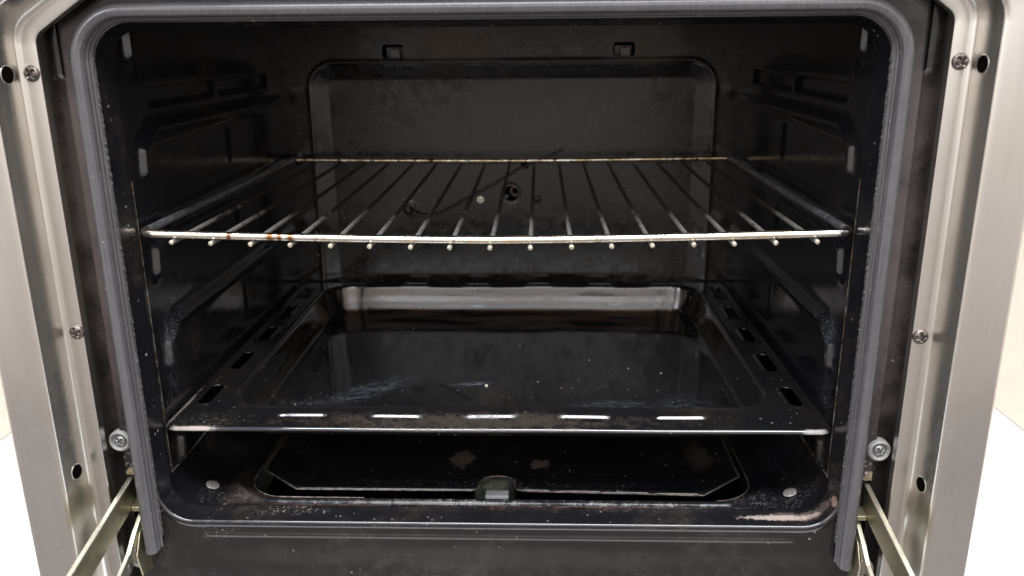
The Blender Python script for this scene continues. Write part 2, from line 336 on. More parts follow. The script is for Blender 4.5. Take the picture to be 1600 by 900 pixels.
def tube(name, P, r, mat, parent=None, n=12, closed=False, caps=True):
    V, F = tube_vf(P, r, n, closed, caps); return mesh(name, V, F, mat, parent, auto=50)
def tube_vf(P, r, n=12, closed=False, caps=True):
    P = [Vector(p) for p in P]; V = []; F = []; m = len(P); prev = None
    for i, p in enumerate(P):
        a = P[i - 1] if (i > 0 or closed) else p; b = P[(i + 1) % m] if (i < m - 1 or closed) else p
        t = (b - a).normalized()
        if prev is None: nn = t.orthogonal().normalized()
        else: nn = (prev - t * prev.dot(t)).normalized()
        prev = nn; bb = t.cross(nn); rr = r[i] if isinstance(r, (list, tuple)) else r
        for k in range(n):
            q = 2 * PI * k / n; V.append(p + nn * (math.cos(q) * rr) + bb * (math.sin(q) * rr))
    for i in range(m if closed else m - 1):
        for k in range(n):
            j = (i + 1) % m; F.append((i * n + k, i * n + (k + 1) % n, j * n + (k + 1) % n, j * n + k))
    if caps and not closed: F.append(tuple(range(n))[::-1]); F.append(tuple((m - 1) * n + k for k in range(n)))
    return V, F
def smooth_path(pts, n=8):
    P = [Vector(p) for p in pts]; out = []
    for i in range(len(P) - 1):
        p0 = P[max(i - 1, 0)]; p1 = P[i]; p2 = P[i + 1]; p3 = P[min(i + 2, len(P) - 1)]
        for k in range(n):
            t = k / n; out.append(0.5 * ((2 * p1) + (p2 - p0) * t + (2 * p0 - 5 * p1 + 4 * p2 - p3) * t * t + (3 * p1 - p0 - 3 * p2 + p3) * t ** 3))
    out.append(P[-1]); return out
def box_vf(x0, x1, y0, y1, z0, z1):
    V = [(x, y, z) for x in (x0, x1) for y in (y0, y1) for z in (z0, z1)]
    return V, [(0, 1, 3, 2), (4, 6, 7, 5), (0, 4, 5, 1), (2, 3, 7, 6), (0, 2, 6, 4), (1, 5, 7, 3)]
def box(name, b, mat, parent=None, bev=0.0):
    V, F = box_vf(*b); o = mesh(name, V, F, mat, parent, smooth=False)
    if bev: m = o.modifiers.new('Bevel', 'BEVEL'); m.width = bev; m.segments = 3
    return o
def sweep(name, path, normals, prof, mat, parent=None, auto=35, flip=False):
    """prof: (offset along the outward normal, y). path in the xz plane"""
    V = []; F = []; n = len(prof)
    for (x, z), (nx, nz) in zip(path, normals):
        for o_, y_ in prof: V.append((x + nx * o_, y_, z + nz * o_))
    for i in range(len(path) - 1):
        for k in range(n - 1):
            q = (i * n + k, i * n + k + 1, (i + 1) * n + k + 1, (i + 1) * n + k); F.append(q[::-1] if flip else q)
    return mesh(name, V, F, mat, parent, auto=auto)
def arc_path(pts, sub=10):
    """pts: (x, z, r) polyline, corners rounded by r; returns path, outward normals (left of travel)"""
    out = []; P = [Vector((p[0], p[1])) for p in pts]
    for i, p in enumerate(P):
        r = pts[i][2] if len(pts[i]) > 2 else 0
        if i in (0, len(P) - 1) or r == 0: out.append(p); continue
        a = (P[i - 1] - p).normalized(); b = (P[i + 1] - p).normalized(); ang = a.angle(b); d = r / math.tan(ang / 2)
        s0 = p + a * d; c = p + (a + b).normalized() * (r / math.sin(ang / 2)); s1 = p + b * d
        a0 = math.atan2(*(s0 - c).yx); a1 = math.atan2(*(s1 - c).yx); da = (a1 - a0 + PI) % (2 * PI) - PI
        for k in range(sub + 1):
            q = a0 + da * k / sub; out.append(c + r * Vector((math.cos(q), math.sin(q))))
    N = []
    for i in range(len(out)):
        t1 = (out[i] - out[i - 1]).normalized() if i else None; t2 = (out[i + 1] - out[i]).normalized() if i < len(out) - 1 else None
        n1 = Vector((-t1.y, t1.x)) if t1 else None; n2 = Vector((-t2.y, t2.x)) if t2 else None
        if n1 and n2: m = (n1 + n2).normalized(); m = m / max(0.3, m.dot(n1))
        else: m = n1 or n2
        N.append(tuple(m))
    return [tuple(p) for p in out], N
def arc_profile(c, r, a0, a1, n=6):
    return [(c[0] + r * math.cos(a0 + (a1 - a0) * k / n), c[1] + r * math.sin(a0 + (a1 - a0) * k / n)) for k in range(n + 1)]
def screw_vf(r, h, cross=True, nr=12, na=48, rot=0.4):
    """domed cross-head, axis +z at the origin"""
    V = []; F = []
    for i in range(nr + 1):
        rr = r * i / nr
        for k in range(na):
            a = 2 * PI * k / na; x = rr * math.cos(a); y = rr * math.sin(a)
            z = h * math.sqrt(max(0, 1 - (rr / r) ** 2 * 0.985))
            if cross:
                c, s_ = math.cos(rot), math.sin(rot); u = x * c + y * s_; w = -x * s_ + y * c; wd = r * 0.15; ln = r * 0.62
                m = min(max(abs(u) - ln, abs(w) - wd), max(abs(w) - ln, abs(u) - wd))
                z -= h * 0.75 * max(0, min(1, 0.5 - m / (r * 0.12)))
            V.append((x, y, z))
    for i in range(nr):
        for k in range(na): F.append((i * na + k, (i + 1) * na + k, (i + 1) * na + (k + 1) % na, i * na + (k + 1) % na))
    b = len(V)
    for k in range(na): a = 2 * PI * k / na; V.append((r * math.cos(a), r * math.sin(a), -h * 0.5))
    for k in range(na): F.append((nr * na + k, b + k, b + (k + 1) % na, nr * na + (k + 1) % na))
    return V, F
def screw(name, loc, r, h, mat, parent, rot=0.4, cross=True, axis='-y'):
    V, F = screw_vf(r, h, cross, rot=rot)
    if axis == '-y': V = [(x + loc[0], -z + loc[1], y + loc[2]) for x, y, z in V]
    else: V = [(x + loc[0], y + loc[1], z + loc[2]) for x, y, z in V]
    return mesh(name, V, F, mat, parent, auto=60)
def lathe_y(name, loc, prof, mat, parent, n=40):
    """prof (radius, forward) revolved about the y axis, forward = towards -y"""
    V = []; F = []; m = len(prof)
    for k in range(n):
        a = 2 * PI * k / n
        for r_, h_ in prof: V.append((loc[0] + r_ * math.cos(a), loc[1] - h_, loc[2] + r_ * math.sin(a)))
    for k in range(n):
        for j in range(m - 1): F.append((k * m + j, k * m + j + 1, ((k + 1) % n) * m + j + 1, ((k + 1) % n) * m + j))
    return mesh(name, V, F, mat, parent, auto=50)

WX, D, ZT = 0.2295, 0.372, 0.334        # cavity half width, depth, ceiling height
# ------------------------------------------------------------------ setting
fl = mesh('floor', [(-2.6, -2.6, -0.95), (2.6, -2.6, -0.95), (2.6, 2.6, -0.95), (-2.6, 2.6, -0.95)], [(0, 1, 2, 3)], M['tiles'], smooth=False); fl['kind'] = 'structure'
ct = box('countertop', (-1.5, 1.5, -0.075, 1.3, -0.14, -0.10), M['counter'], bev=0.004); ct['kind'] = 'structure'
for x0, x1, lab in ((-0.60, -0.564, 'cream upright panel standing left of the oven'), (0.565, 0.60, 'cream upright panel standing right of the oven')):
    w = box('side_panel', (x0, x1, -0.07, 1.2, -0.0995, 1.6), M['cream'], bev=0.002); w['label'] = lab; w['category'] = 'panel'
# ------------------------------------------------------------------ oven
oven = thing('oven', 'open stainless steel oven with black enamel cavity and its door missing', 'oven')
# steel frame
ip = [(-0.2555, -0.099), (-0.2555, 0.3235, 0.010), (-0.2230, 0.3445, 0.012), (-0.195, 0.360, 0.02),
      (0.195, 0.360, 0.02), (0.2300, 0.3495, 0.012), (0.2565, 0.3300, 0.009), (0.2565, -0.099)]
path, nor = arc_path(ip, 12)
prof = [(0.0, -0.006), (0.0, -0.0112)] + arc_profile((0.0008, -0.0112), 0.0008, PI, 1.5 * PI, 3) + [(0.0075, -0.0120)] + \
    arc_profile((0.0078, -0.0158), 0.0038, 0.5 * PI, 0.06, 7) + [(0.0135, -0.0330)] + arc_profile((0.0170, -0.0335), 0.0033, PI, 1.5 * PI, 7) + \
    [(0.0280, -0.0371), (0.0385, -0.0368)] + arc_profile((0.0395, -0.0341), 0.0027, 1.5 * PI, 2 * PI, 6) + [(0.0422, 0.06), (0.0422, 0.50)]
frame = sweep('steel_frame', path, nor, prof, M['steel'], oven)
for x, y, z, rot in ((-0.2604, -0.012, 0.3026, 0.75), (-0.2592, -0.012, 0.1457, 0.35), (0.2620, -0.012, 0.3052, 0.7), (0.2612, -0.012, 0.1442, 0.15)):
    screw('screw', (x, y, z), 0.0047, 0.0026, M['bronze'], frame, rot)
def wall_hole(sx, x, y, z):
    # oval hole in the return of the frame: rolled rim and dark inside, lying on the sloped return
    n = 28; V = []; F = []; tx, ty = 0.15 * sx, -0.989   # along the return, towards the front
    for ring, (k_, off) in enumerate(((1.10, 0.0002), (1.03, 0.0006), (0.97, 0.0004), (0.86, -0.004))):
        for k in range(n):
            a = 2 * PI * k / n; u = 0.0046 * k_ * math.cos(a); w = 0.0048 * k_ * math.sin(a)
            V.append((x + tx * u - sx * off, y + ty * u, z + w))
    for r_ in range(3):
        for k in range(n): F.append((r_ * n + k, r_ * n + (k + 1) % n, (r_ + 1) * n + (k + 1) % n, (r_ + 1) * n + k))
    rim = mesh('hole_rim', V, F, M['steel'], frame)
    Vd = [(x + tx * 0.0046 * 0.97 * math.cos(2 * PI * k / n) - sx * 0.00055, y + ty * 0.0046 * 0.97 * math.cos(2 * PI * k / n), z + 0.0048 * 0.97 * math.sin(2 * PI * k / n)) for k in range(n)]
    mesh('hole', Vd, [tuple(range(n))], M['void'], frame, smooth=False)
for sx, x, y, z in ((-1, -0.2678, -0.0235, 0.3024), (-1, -0.2678, -0.0235, 0.0545), (1, 0.2690, -0.0235, 0.3040), (1, 0.2690, -0.0235, 0.0505)):
    wall_hole(sx, x, y, z)
# casing behind the frame
cV = []; cF = []
for b in ((-0.2965, -0.262, 0.0, 0.5, -0.0985, 0.40), (0.263, 0.2965, 0.0, 0.5, -0.0985, 0.40), (-0.2615, 0.2625, 0.0, 0.5, 0.375, 0.40), (-0.2615, 0.2625, 0.42, 0.5, -0.0985, 0.3745)):
    v_, f_ = box_vf(*b); o_ = len(cV); cV += v_; cF += [tuple(i + o_ for i in q) for q in f_]
mesh('casing', cV, cF, M['zinc_light'], oven, smooth=False)

# face panel (enamelled sheet round the mouth)
LIPW, LIPR = 0.2325, 0.024
def mouth(x, z): return rrect(x, z, 0, 0.1675, LIPW, 0.1660, 0.026)
def faceh(x, z):
    h = 0.006 * sstep(np.abs(x), 0.2485, 0.2505)                    # step back next to the steel
    for sx in (-1, 1):
        d = seg(x, z, (sx * 0.2508, 0.3015), (sx * 0.2508, 0.350)); h = h + 0.0012 * (1 - sstep(d, 0.0020, 0.0036))
    h = h - 0.0008 * np.exp(-((z + 0.006) / 0.0012) ** 2) * (np.abs(x) < 0.2) # faint crease under the mouth
    return h
def facehole(x, z):
    d = mouth(x, z)
    for sx in (-1, 1):
        d = np.minimum(d, rrect(x, z, sx * 0.2455, 0.027, 0.0042, 0.0125, 0.002))
        d = np.minimum(d, seg(x, z, (sx * 0.2508, 0.3015), (sx * 0.2508, 0.350)) - 0.0021)
        d = np.minimum(d, rrect(x, z, sx * 0.2455, 0.0, 0.0045, 0.011, 0.002))
    return d
face = field('face_panel', lines(-0.262, 0.262, 0.004, [(-0.252, -0.225), (0.225, 0.252)], 0.0009), lines(-0.099, 0.372, 0.004, [(-0.014, 0.045), (0.295, 0.355)], 0.0009),
      faceh, lambda x, z, h: (x, h + 0.0003 * np.sin(x * 31) * np.sin(z * 27), z), M['face'], oven, facehole, flip=False)
for sx in (-1, 1):
    # lining behind the hinge openings, and the pale edge seen in the vertical slot
    v_, f_ = box_vf(sx * 0.2455 - 0.006, sx * 0.2455 + 0.006, 0.012, 0.0125, -0.02, 0.045); mesh('hinge_pocket', v_, f_, M['black'], face, smooth=False)
    tube('slot_edge', [(sx * 0.2496, 0.0085, 0.296), (sx * 0.2494, 0.0080, 0.352)], 0.0016, M['foil'], face, 8)
    v_, f_ = box_vf(sx * 0.2508 - 0.005, sx * 0.2508 + 0.005, 0.0112, 0.0118, 0.292, 0.356); mesh('slot_backing', v_, f_, M['black'], face, smooth=False)
# rounded lip of the mouth
lp = [(0.0, 0.0015), (-LIPW, 0.0015, 0.026), (-LIPW, 0.3335, 0.026), (LIPW, 0.3335, 0.026), (LIPW, 0.0015, 0.026), (0.0, 0.0015)]
lpath, lnor = arc_path(lp, 14)
lprof = [(0.0015, 0.0), (0.0004, -0.0006)] + [(-0.0016 + 0.0021 * math.cos(a), 0.0014 - 0.0021 * math.sin(a)) for a in np.linspace(1.2, 2.9, 7)] + \
        [(-0.0052, 0.0085), (-0.0066, 0.0118), (-0.0071, 0.0132), (-0.0069, 0.0146), (-0.0060, 0.0154), (-0.0052, 0.0172), (-0.0050, 0.0200), (-0.0015, 0.0215)]
sweep('mouth_lip', lpath, lnor, lprof, M['floor'], oven, auto=40)
# gasket: runs up, across and down, cut off at the bottom
gp = [(-0.2312, -0.0145), (-0.2312, 0.3335, 0.026), (0.2312, 0.3335, 0.026), (0.2312, -0.0205)]
gpath, gnor = arc_path(gp, 16)
gprof = [(-0.0016, -0.0006), (-0.0022, -0.0026), (-0.0004, -0.0038), (-0.0014, -0.0048), (-0.0016, -0.0064), (-0.0002, -0.0074), (-0.0012, -0.0084), (-0.0010, -0.0100), (-0.0002, -0.0112)] + \
    arc_profile((0.0009, -0.0112), 0.0011, PI, 1.5 * PI, 4) + [(0.0020, -0.0127), (0.0032, -0.0128), (0.0044, -0.0125), (0.0056, -0.0118), (0.0065, -0.0107), (0.0072, -0.0092), (0.0076, -0.0070), (0.0077, -0.0006)]
gas = sweep('gasket', gpath, gnor, gprof, M['rubber'], oven, auto=30)
for x, z in ((-0.2312, -0.0145), (0.2312, -0.0205)):      # the cut ends
    s_ = -1 if x < 0 else 1
    V = [(x + s_ * o_, y_, z) for o_, y_ in gprof]; mesh('gasket_end', V, [tuple(range(len(V)))], M['rubber'], gas, smooth=False)
# crusty inner bead of the gasket
for sx in (-1, 1):
    P = [(sx * (0.2290 + 0.0002 * math.sin(i * 1.7)), -0.0016 + 0.0003 * math.sin(i * 2.9), -0.006 + 0.318 * i / 240) for i in range(241)]
    tube('gasket_bead', P, [0.0008 + 0.0005 * random.random() for _ in P], M['crust'], gas, 8)

# side walls with pressed shelf guides
def sideh(y, z, sx):
    h = np.zeros_like(y)
    for zr in (0.2640, 0.1975, 0.1310, 0.0590):
        d = np.minimum(seg(y, z, (0.060, zr), (0.350, zr)), seg(y, z, (0.060, zr), (0.0415, zr - 0.012)))
        d = np.minimum(d, seg(y, z, (0.0415, zr - 0.012), (0.0400, zr - 0.026)))
        h = np.maximum(h, 0.0055 * np.exp(-(d / 0.0048) ** 2))
    d = seg(y, z, (0.040, 0.345), (0.040, 0.312)); h = np.maximum(h, 0.0055 * np.exp(-(d / 0.0048) ** 2))
    for (y0, y1, z0, z1) in ((0.062, 0.177, 0.2785, 0.2915), (0.187, 0.310, 0.2785, 0.2915)):
        d = rrect(y, z, (y0 + y1) / 2, (z0 + z1) / 2, (y1 - y0) / 2, (z1 - z0) / 2, 0.004); h = h - 0.0030 * (1 - sstep(d, -0.0025, 0.001))
    for (yy, za, zb) in ((0.198, 0.228, 0.250), (0.200, 0.086, 0.117), (0.200, 0.155, 0.182)):
        d = seg(y, z, (yy, za), (yy, zb)); h = h + 0.0022 * (1 - sstep(d, 0.001, 0.004))
    return h
zl = lines(0.028, ZT, 0.0016); yl = lines(0.0205, D, 0.0022, [(0.028, 0.060)], 0.0010)
for sx in (-1, 1):
    field('side_wall', yl, zl, lambda y, z: sideh(y, z, sx), lambda y, z, h, sx=sx: (sx * (WX - h), y, z), M['side'], oven, flip=(sx > 0))
# ceiling
field('ceiling', lines(-WX, WX, 0.01), lines(0.0205, D, 0.01), lambda x, y: 0 * x, lambda x, y, h: (x, y, ZT - 0.0002 + h), M['enamel'], oven, flip=True)
# back wall with recessed panel
def backh(x, z):
    d = rrect(x, z, 0.001, 0.159, 0.2055, 0.1395, 0.026)
    t = np.clip((-d) / 0.0170, 0, 1); h = 0.0062 * (0.8 * t + 0.2 * t * t * (3 - 2 * t))
    h = h - 0.0008 * np.exp(-((d - 0.0008) / 0.0022) ** 2)
    d2 = np.hypot(x + 0.0, z - 0.164) - 0.009; h = h + 0.001 * (1 - sstep(np.abs(d2), 0.0, 0.002))
    h = h + 0.0005 * np.sin(x * 17 + 1) * np.sin(z * 23)
    for xx, zz in ((0.020, 0.128), (-0.107, 0.148)):
        d3 = np.hypot(x - xx, z - zz) - 0.0065; h = h - 0.0006 * (1 - sstep(np.abs(d3), 0, 0.0016))
    return h
def backhole(x, z):
    d = np.minimum(rrect(x, z, -0.1175, 0.3095, 0.0108, 0.0068, 0.003), rrect(x, z, 0.1145, 0.3100, 0.0108, 0.0068, 0.003))
    d = np.minimum(d, np.hypot(x - 0.000, z - 0.1640) - 0.0078)
    return np.minimum(d, np.hypot(x - 0.0150, z - 0.1945) - 0.0045)
back = field('back_wall', lines(-WX, WX, 0.0022, [(-0.21, -0.185), (0.185, 0.21), (-0.13, -0.105), (0.102, 0.128), (-0.012, 0.022)], 0.0011),
      lines(-0.01, ZT, 0.0022, [(0.276, 0.32), (0.08, 0.10), (0.154, 0.174)], 0.0011), backh, lambda x, z, h: (x, D + h, z), M['back'], oven, backhole)
box('back_cover', (-0.228, 0.228, D + 0.024, D + 0.026, -0.0, 0.333), M['void'], back)
for x in (-0.1175, 0.1145):
    v_, f_ = box_vf(x - 0.003, x + 0.006, D + 0.004, D + 0.012, 0.300, 0.3115); v2, f2 = box_vf(x - 0.0085, x + 0.0085, D + 0.012, D + 0.0135, 0.299, 0.3135)
    mesh('mounting_clip', v_ + v2, f_ + [tuple(i + 8 for i in q) for q in f2], M['rivet'], back, smooth=False)
DP = D + 0.0062
lathe_y('bushing', (0.0045, DP + 0.006, 0.1655), [(0.0058, -0.004), (0.0062, 0.002), (0.0048, 0.0035), (0.0034, 0.002), (0.0030, -0.003)], M['tan'], back)
lathe_y('spigot', (-0.0050, DP + 0.005, 0.1605), [(0.0001, 0.004), (0.0024, 0.004), (0.0030, 0.0), (0.0030, -0.006)], M['wire'], back)
screw('screw', (-0.0325, DP - 0.0012, 0.1575), 0.0043, 0.0016, M['screwtan'], back, 0.3)
screw('screw', (0.0280, DP - 0.0010, 0.1575), 0.0040, 0.0018, M['wire'], back, 0.7)
lathe_y('sensor_grommet', (-0.1085, DP, 0.1480), [(0.0070, 0.0), (0.0064, 0.0022), (0.0050, 0.0026), (0.0040, 0.0008), (0.0001, 0.0006)], M['wire'], back)
tube('sensor_wire', smooth_path([(-0.1075, DP - 0.002, 0.1490), (-0.103, DP - 0.006, 0.1440), (-0.092, DP - 0.004, 0.1410), (-0.078, DP - 0.003, 0.1425), (-0.050, DP - 0.004, 0.1570),
      (-0.015, DP - 0.004, 0.1760), (0.012, DP - 0.004, 0.1920), (0.035, DP - 0.004, 0.2010), (0.055, DP - 0.001, 0.2110)]), 0.0013, M['wire'], back, 8)

# floor of the cavity with burner opening
xs = np.concatenate([-0.1995 - 0.03 * np.sin(np.linspace(PI / 2, 0, 12)[:-1]), lines(-0.1995, 0.1995, 0.0022, [(-0.1995, -0.165), (0.165, 0.1995)], 0.0012), 0.1995 + 0.03 * np.sin(np.linspace(0, PI / 2, 12)[1:])])
def fhole(x, y): return rrect(x, y, 0.0, 0.190, 0.1885, 0.1455, 0.030)
def floorh(x, y):
    q = np.clip((np.abs(x) - 0.1995) / 0.03, 0, 1); h = 0.03 - 0.03 * np.sqrt(np.maximum(0, 1 - q * q))
    d = fhole(x, y)
    h = h - 0.0030 * (1 - sstep(d, 0.001, 0.007)) + 0.0032 * np.exp(-((d - 0.0115) / 0.0030) ** 2)
    fr = 1 - sstep(y, 0.0215, 0.0265); h = h + np.maximum(0, 0.0052 - h) * fr
    for sx in (-1, 1):
        dd = seg(x, y, (sx * 0.209, 0.085), (sx * 0.211, 0.30)); h = h + 0.0034 * (1 - sstep(dd, 0.0006, 0.0046))
        dd = np.hypot(x - sx * 0.205, y - 0.047); h = h - 0.0008 * (1 - sstep(dd, 0.006, 0.012))
    return h
floor_o = field('cavity_floor', xs, lines(0.0200, D, 0.0026, [(0.02, 0.055)], 0.0012), floorh, lambda x, y, h: (x, y, h), M['floor'], oven, fhole, thick=0.001)
for x, y in ((-0.2125, 0.0500), (0.2115, 0.0465)):
    V, F = screw_vf(0.0050, 0.0009, False); ca = Matrix.Rotation(-0.38 * (1 if x > 0 else -1), 3, 'Y')
    mesh('rivet', [tuple(ca @ Vector(p) + Vector((x, y, 0.0036))) for p in V], F, M['rivet'], floor_o)
ez = floorh(np.array([0.0]), np.array([0.04]))
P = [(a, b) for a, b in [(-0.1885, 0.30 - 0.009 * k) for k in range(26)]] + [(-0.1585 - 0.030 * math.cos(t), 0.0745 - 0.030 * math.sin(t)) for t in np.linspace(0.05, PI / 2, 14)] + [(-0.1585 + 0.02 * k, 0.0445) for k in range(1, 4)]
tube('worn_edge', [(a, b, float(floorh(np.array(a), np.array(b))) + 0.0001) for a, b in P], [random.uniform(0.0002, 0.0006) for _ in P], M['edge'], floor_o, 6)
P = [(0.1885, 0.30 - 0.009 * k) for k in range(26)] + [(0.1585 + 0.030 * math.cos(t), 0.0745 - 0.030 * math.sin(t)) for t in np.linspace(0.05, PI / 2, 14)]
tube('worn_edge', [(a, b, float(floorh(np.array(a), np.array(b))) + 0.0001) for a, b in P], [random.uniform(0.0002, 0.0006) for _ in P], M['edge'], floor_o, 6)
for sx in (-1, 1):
    tube('seam_glint', [(sx * (WX - 0.0006), y, 0.0285 + 0.0003 * math.sin(y * 90)) for y in np.linspace(0.0215, 0.37, 60)], [random.uniform(0.0001, 0.0006) for _ in range(60)], M['edge'], floor_o, 6)  # wall-line highlights put in as thin pale tubes
    tube('seam_glint', [(sx * (WX - 0.0022), 0.0208, z) for z in np.linspace(0.030, 0.235, 40)], [random.uniform(0.0001, 0.00036) for _ in range(40)], M['edge'], floor_o, 6)
box('burner_pan', (-0.21, 0.21, 0.022, 0.36, -0.0600, -0.0585), M['black'], oven)
box('pan_front', (-0.21, 0.21, 0.0215, 0.0235, -0.0580, -0.004), M['black'], oven)
ig = thing('igniter', 'x', 'x'); 
for kk in ('label', 'category'): del ig[kk]
ig.parent = oven
box('ceramic_block', (-0.0110, 0.0070, 0.0690, 0.0780, -0.022, -0.0150), M['ceramic'], ig, 0.0008)
lathe = tube('burner_cap', [(-0.005, 0.098, -0.050), (-0.005, 0.098, -0.0125), (-0.005, 0.098, -0.0105)], [0.017, 0.017, 0.011], M['foil'], oven, 32)

# cup washers with screws
for x, z, rot in ((-0.2488, 0.0650, 0.7), (-0.2474, -0.0250, 0.1), (0.2502, 0.0620, 0.75), (0.2494, -0.0270, 0.5)):
    w = lathe_y('cup_washer', (x, -0.0, z), [(0.0074, -0.004), (0.0075, 0.0012), (0.0069, 0.0024), (0.0060, 0.0028), (0.0050, 0.0018), (0.0046, 0.0006), (0.0001, 0.0002)], M['washer'], oven)
    screw('screw', (x + 0.0002, -0.0006, z), 0.0040, 0.0024, M['screw'], w, rot)
# hinge arms, cut away with the door
for sx, zo in ((-1, 0.0), (1, -0.0015)):
    h = bpy.data.objects.new('hinge', None); C.objects.link(h); h.parent = oven
    X = lambda a: sx * a
    def yz_plate(name, pts, x0, x1, mat, par, bev=0.0005):
        n = len(pts); V = [(x0, y, z) for y, z in pts] + [(x1, y, z) for y, z in pts]
        F = [tuple(range(n)), tuple(range(2 * n - 1, n - 1, -1))] + [(i, i + n, (i + 1) % n + n, (i + 1) % n) for i in range(n)]
        o = mesh(name, V, F, mat, par, smooth=False); m = o.modifiers.new('Bevel', 'BEVEL'); m.width = bev; m.segments = 2; return o
    yz_plate('arm', [(0.006, 0.0365 + zo), (-0.190, -0.008 + zo), (-0.190, -0.027 + zo), (0.004, 0.0165 + zo)], X(0.2482), X(0.2466), M['zinc'], h)
    yz_plate('arm_flange', [(0.006, 0.0382 + zo), (-0.190, -0.0063 + zo), (-0.190, -0.0078 + zo), (0.006, 0.0367 + zo)], X(0.2484), X(0.2450), M['zinc_light'], h, 0.0004)
    yz_plate('link', [(0.006, 0.0150 + zo), (-0.014, 0.0020 + zo), (-0.024, -0.0065 + zo), (-0.075, -0.0280 + zo), (-0.075, -0.040 + zo), (-0.020, -0.0165 + zo), (-0.006, -0.0040 + zo), (0.006, 0.0060 + zo)], X(0.2442), X(0.2412), M['zinc_light'], h)
    yz_plate('hinge_plate', [(0.004, 0.006 + zo), (-0.010, 0.001 + zo), (-0.018, -0.012 + zo), (-0.014, -0.030 + zo), (0.004, -0.034 + zo)], X(0.2408), X(0.2398), M['zinc'], h)
    yz_plate('latch_tab', [(0.004, 0.0200 + zo), (-0.0045, 0.0170 + zo), (-0.0045, 0.0140 + zo), (0.004, 0.0160 + zo)], X(0.2465), X(0.2395), M['zinc'], h)
    for (yy, zz, r_) in ((-0.016, -0.009, 0.0022), (-0.026, -0.0145, 0.0026), (-0.010, -0.003, 0.0016)):
        V, F = screw_vf(r_, 0.0009, False); mesh('pin', [(X(0.2411) - sx * q[2], yy + q[0], zz + zo + q[1]) for q in V], F, M['bronze'], h)

# ------------------------------------------------------------------ burner cover plate
PL = [(-0.150, 0.0515), (-0.0205, 0.0515), (-0.0165, 0.0535), (-0.0148, 0.0570), (-0.0140, 0.0640), (-0.0110, 0.0710), (-0.0060, 0.0745), (-0.001, 0.0755), (0.0040, 0.0745), (0.0090, 0.0710),
      (0.0118, 0.0640), (0.0125, 0.0570), (0.0142, 0.0535), (0.0180, 0.0515), (0.150, 0.0475), (0.1815, 0.0750), (0.1830, 0.330), (-0.183, 0.330), (-0.1830, 0.0800)]
def plateh(x, y):
    d = -poly(x, y, PL)      # positive inside
    h = 0.0030 * (1 - sstep(d, 0.002, 0.012)) - 0.0022 * sstep(rrect(x, y, 0, 0.19, 0.168, 0.118, 0.03), 0.004, -0.010)
    h = h - 0.0016 * (1 - sstep(d, 0.0, 0.0016))
    return h
field('burner_cover', lines(-0.184, 0.184, 0.0022, [(-0.184, -0.145), (-0.024, 0.022), (0.145, 0.184)], 0.0011), lines(0.046, 0.331, 0.0024, [(0.046, 0.088)], 0.0011),
      plateh, lambda x, y, h: (x, y, -0.0022 + h), M['plate'], None, lambda x, y: -poly(x, y, PL), thick=0.0012)
pl = bpy.data.objects['burner_cover']
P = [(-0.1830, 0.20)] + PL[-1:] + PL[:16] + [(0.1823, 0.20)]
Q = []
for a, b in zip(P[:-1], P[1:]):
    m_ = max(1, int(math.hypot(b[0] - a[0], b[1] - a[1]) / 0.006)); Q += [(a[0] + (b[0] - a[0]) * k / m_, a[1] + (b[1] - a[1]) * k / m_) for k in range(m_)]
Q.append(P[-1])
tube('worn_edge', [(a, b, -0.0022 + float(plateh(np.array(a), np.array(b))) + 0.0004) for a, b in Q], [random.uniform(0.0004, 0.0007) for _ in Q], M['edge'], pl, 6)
pl['label'] = 'black burner cover plate with notched front edge in the oven floor'; pl['category'] = 'burner cover'

# ------------------------------------------------------------------ baking tray
tray_t = thing('baking_tray', 'black enamel baking tray with slotted rim below the wire rack', 'baking tray')
TX, T0, T1, TZ = 0.2268, 0.0118, 0.3675, 0.0690
slotL = [(0.049, 0.084), (0.115, 0.152), (0.181, 0.217), (0.247, 0.281), (0.312, 0.343)]
FS = [-0.1355, -0.0690, -0.0030, 0.0620, 0.1280]
def tout(x, y): return rrect(x, y, 0, (T0 + T1) / 2, TX, (T1 - T0) / 2, 0.011)
def thole(x, y):
    d = -tout(x, y)
    for a, b in slotL:
        for sx in (-1, 1): d = np.minimum(d, seg(x, y, (sx * 0.2125, a + 0.0045), (sx * 0.2125, b - 0.0045)) - 0.0045)
    return d
def trayh(x, y):
    di = rrect(x, y, 0, 0.2005, 0.1945, 0.1535, 0.030)
    h = -0.0250 * (0.25 * sstep(di, 0.0004, -0.0042) + 0.75 * np.clip((-di) / 0.0078, 0, 1)) - 0.0010 * sstep(di, -0.004, -0.014)
    h = h + 0.0012 * (1 - sstep(np.abs(di - 0.0015), 0, 0.003))
    do = -tout(x, y); h = h - 0.0024 * (1 - sstep(do, 0.0, 0.0020)) ** 1.5
    for a, b in slotL:
        for sx in (-1, 1):
            d = seg(x, y, (sx * 0.2125, a + 0.0045), (sx * 0.2125, b - 0.0045)) - 0.0045; h = h + 0.0021 * (1 - sstep(d, 0.0003, 0.0036)) - 0.0016 * (1 - sstep(d, -0.0002, 0.0012))
    for yy in (0.0300, 0.3600):
        for xx in FS:
            d = seg(x, y, (xx - 0.0155, yy), (xx + 0.0155, yy)); h = h - 0.0028 * (1 - sstep(d, 0.0028, 0.0062))
    for xx in (-0.1030, 0.0950):
        d = seg(x, y, (xx - 0.003, 0.031), (xx + 0.003, 0.031)); h = h - 0.0016 * (1 - sstep(d, 0.0008, 0.0034))
    return h + 0.00035 * np.sin(x * 40 + y * 9) * np.sin(y * 31)
field('pan', lines(-TX, TX, 0.0024, [(-TX, -0.184), (0.184, TX)], 0.0009), lines(T0, T1, 0.0024, [(T0, 0.060), (0.338, T1)], 0.0008),
      trayh, lambda x, y, h: (x, y, TZ + h), M['tray'], tray_t, thole, thick=0.0009)
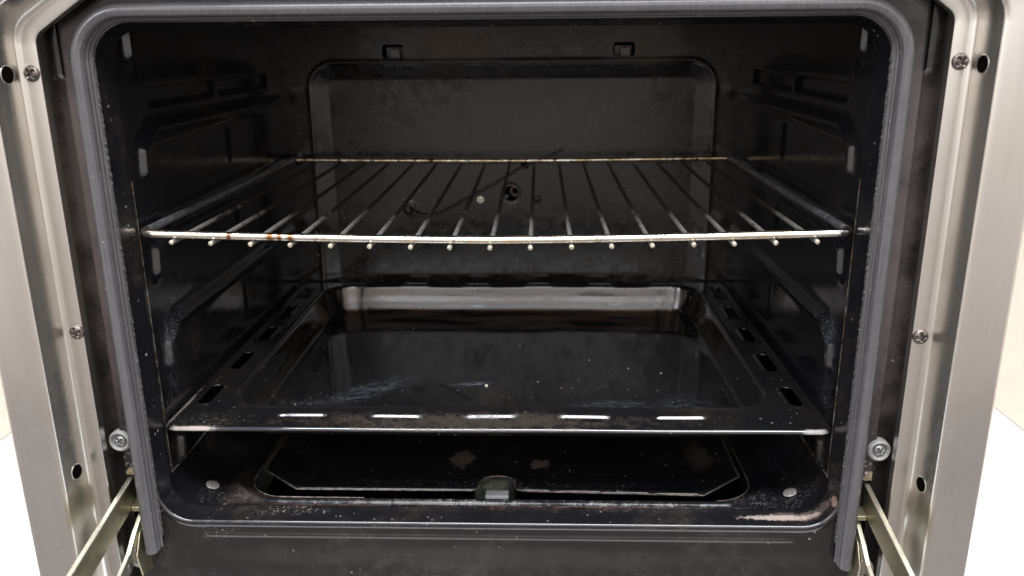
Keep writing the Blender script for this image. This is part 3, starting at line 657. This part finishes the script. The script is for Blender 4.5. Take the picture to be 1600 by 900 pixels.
# crumbs on the tray
cr = [(-0.0137, 0.146, 2.2), (0.176, 0.062, 2.4), (0.19, 0.085, 1.3), (-0.096, 0.29, 0.9), (0.012, 0.24, 0.9), (0.075, 0.205, 0.8), (0.108, 0.185, 1.0), (0.135, 0.175, 1.0), (0.048, 0.092, 1.6), (0.083, 0.09, 1.2), (-0.163, 0.105, 1.2), (-0.05, 0.10, 0.9), (0.029, 0.155, 0.8)]
for x, y, s_ in cr:
    n = 10; V = []; sc = 0.00065 * s_
    for k in range(n): V.append((sc * random.uniform(0.7, 1.4) * math.cos(2 * PI * k / n), sc * random.uniform(0.6, 1.1) * math.sin(2 * PI * k / n), 0))
    V += [(p[0] * 0.6, p[1] * 0.6, sc * random.uniform(0.7, 1.1)) for p in V]
    F = [tuple(range(n))[::-1], tuple(range(n, 2 * n))] + [(k, (k + 1) % n, (k + 1) % n + n, k + n) for k in range(n)]
    o = mesh('crumb', V, F, M['crumb'], smooth=False)
    di = float(rrect(np.array(x), np.array(y), 0, 0.2005, 0.1945, 0.1535, 0.030)); o.location = (x, y, TZ + float(trayh(np.array(x), np.array(y))) + 0.0001)
    o['label'] = 'tiny pale crumb lying on the black baking tray'; o['category'] = 'crumb'; o['group'] = 'crumbs on the baking tray'

# ------------------------------------------------------------------ wire rack
rack = thing('wire_rack', 'stained chrome wire rack with sooty crossbars above the baking tray', 'oven rack')
R_, RF, RB, RZ, rr = 0.2225, 0.0122, 0.3560, 0.2033, 0.0026
def sag(x, y): return -0.0044 * max(0, 1 - abs(x / R_) ** 1.45) * (1 - 0.6 * (y - RF) / (RB - RF))
def corner(cxx, cyy, r, a0, a1, n=7): return [(cxx + r * math.cos(a0 + (a1 - a0) * k / n), cyy + r * math.sin(a0 + (a1 - a0) * k / n)) for k in range(n + 1)]
q = 0.009
P = corner(-R_ + q, RF + q, q, PI, 1.5 * PI) + [(-R_ + q + (2 * R_ - 2 * q) * k / 30, RF) for k in range(1, 30)] + corner(R_ - q, RF + q, q, 1.5 * PI, 2 * PI)
tube('front_bar', [(x, y, RZ + sag(x, RF)) for x, y in P], rr, M['chrome'], rack, 16)
q2 = 0.006
P = corner(-R_ + q2, RB - q2, q2, PI, 0.5 * PI) + [(-R_ + q2 + (2 * R_ - 2 * q2) * k / 30, RB) for k in range(1, 30)] + corner(R_ - q2, RB - q2, q2, 0.5 * PI, 0)
tube('back_bar', [(x, y, RZ + sag(x, RB)) for x, y in P], rr * 0.92, M['rusty'], rack, 14)
for sx in (-1, 1):
    tube('side_bar', [(sx * R_, y, RZ) for y in np.linspace(RF + q, RB - q2, 12)], rr * 1.0, M['sidebar'], rack, 14)
for i in range(17):
    x = -0.2010 + i * 0.0251 + random.uniform(-0.0004, 0.0004); ys = np.linspace(RF - 0.0045, RB + 0.001, 26)
    P = [(x, y, RZ - 0.0041 + sag(x, y) - 0.0006 * math.sin(PI * k / 25)) for k, y in enumerate(ys)]
    o = tube('crossbar', P, 0.00152, M['sooty'], rack, 10)
    tube('bar_tip', [(x, RF - 0.0043, RZ - 0.0041 + sag(x, RF)), (x, RF - 0.0049, RZ - 0.0041 + sag(x, RF)), (x, RF - 0.0052, RZ - 0.0041 + sag(x, RF))], [0.00152, 0.00148, 0.0010], M['tip'], o, 10)
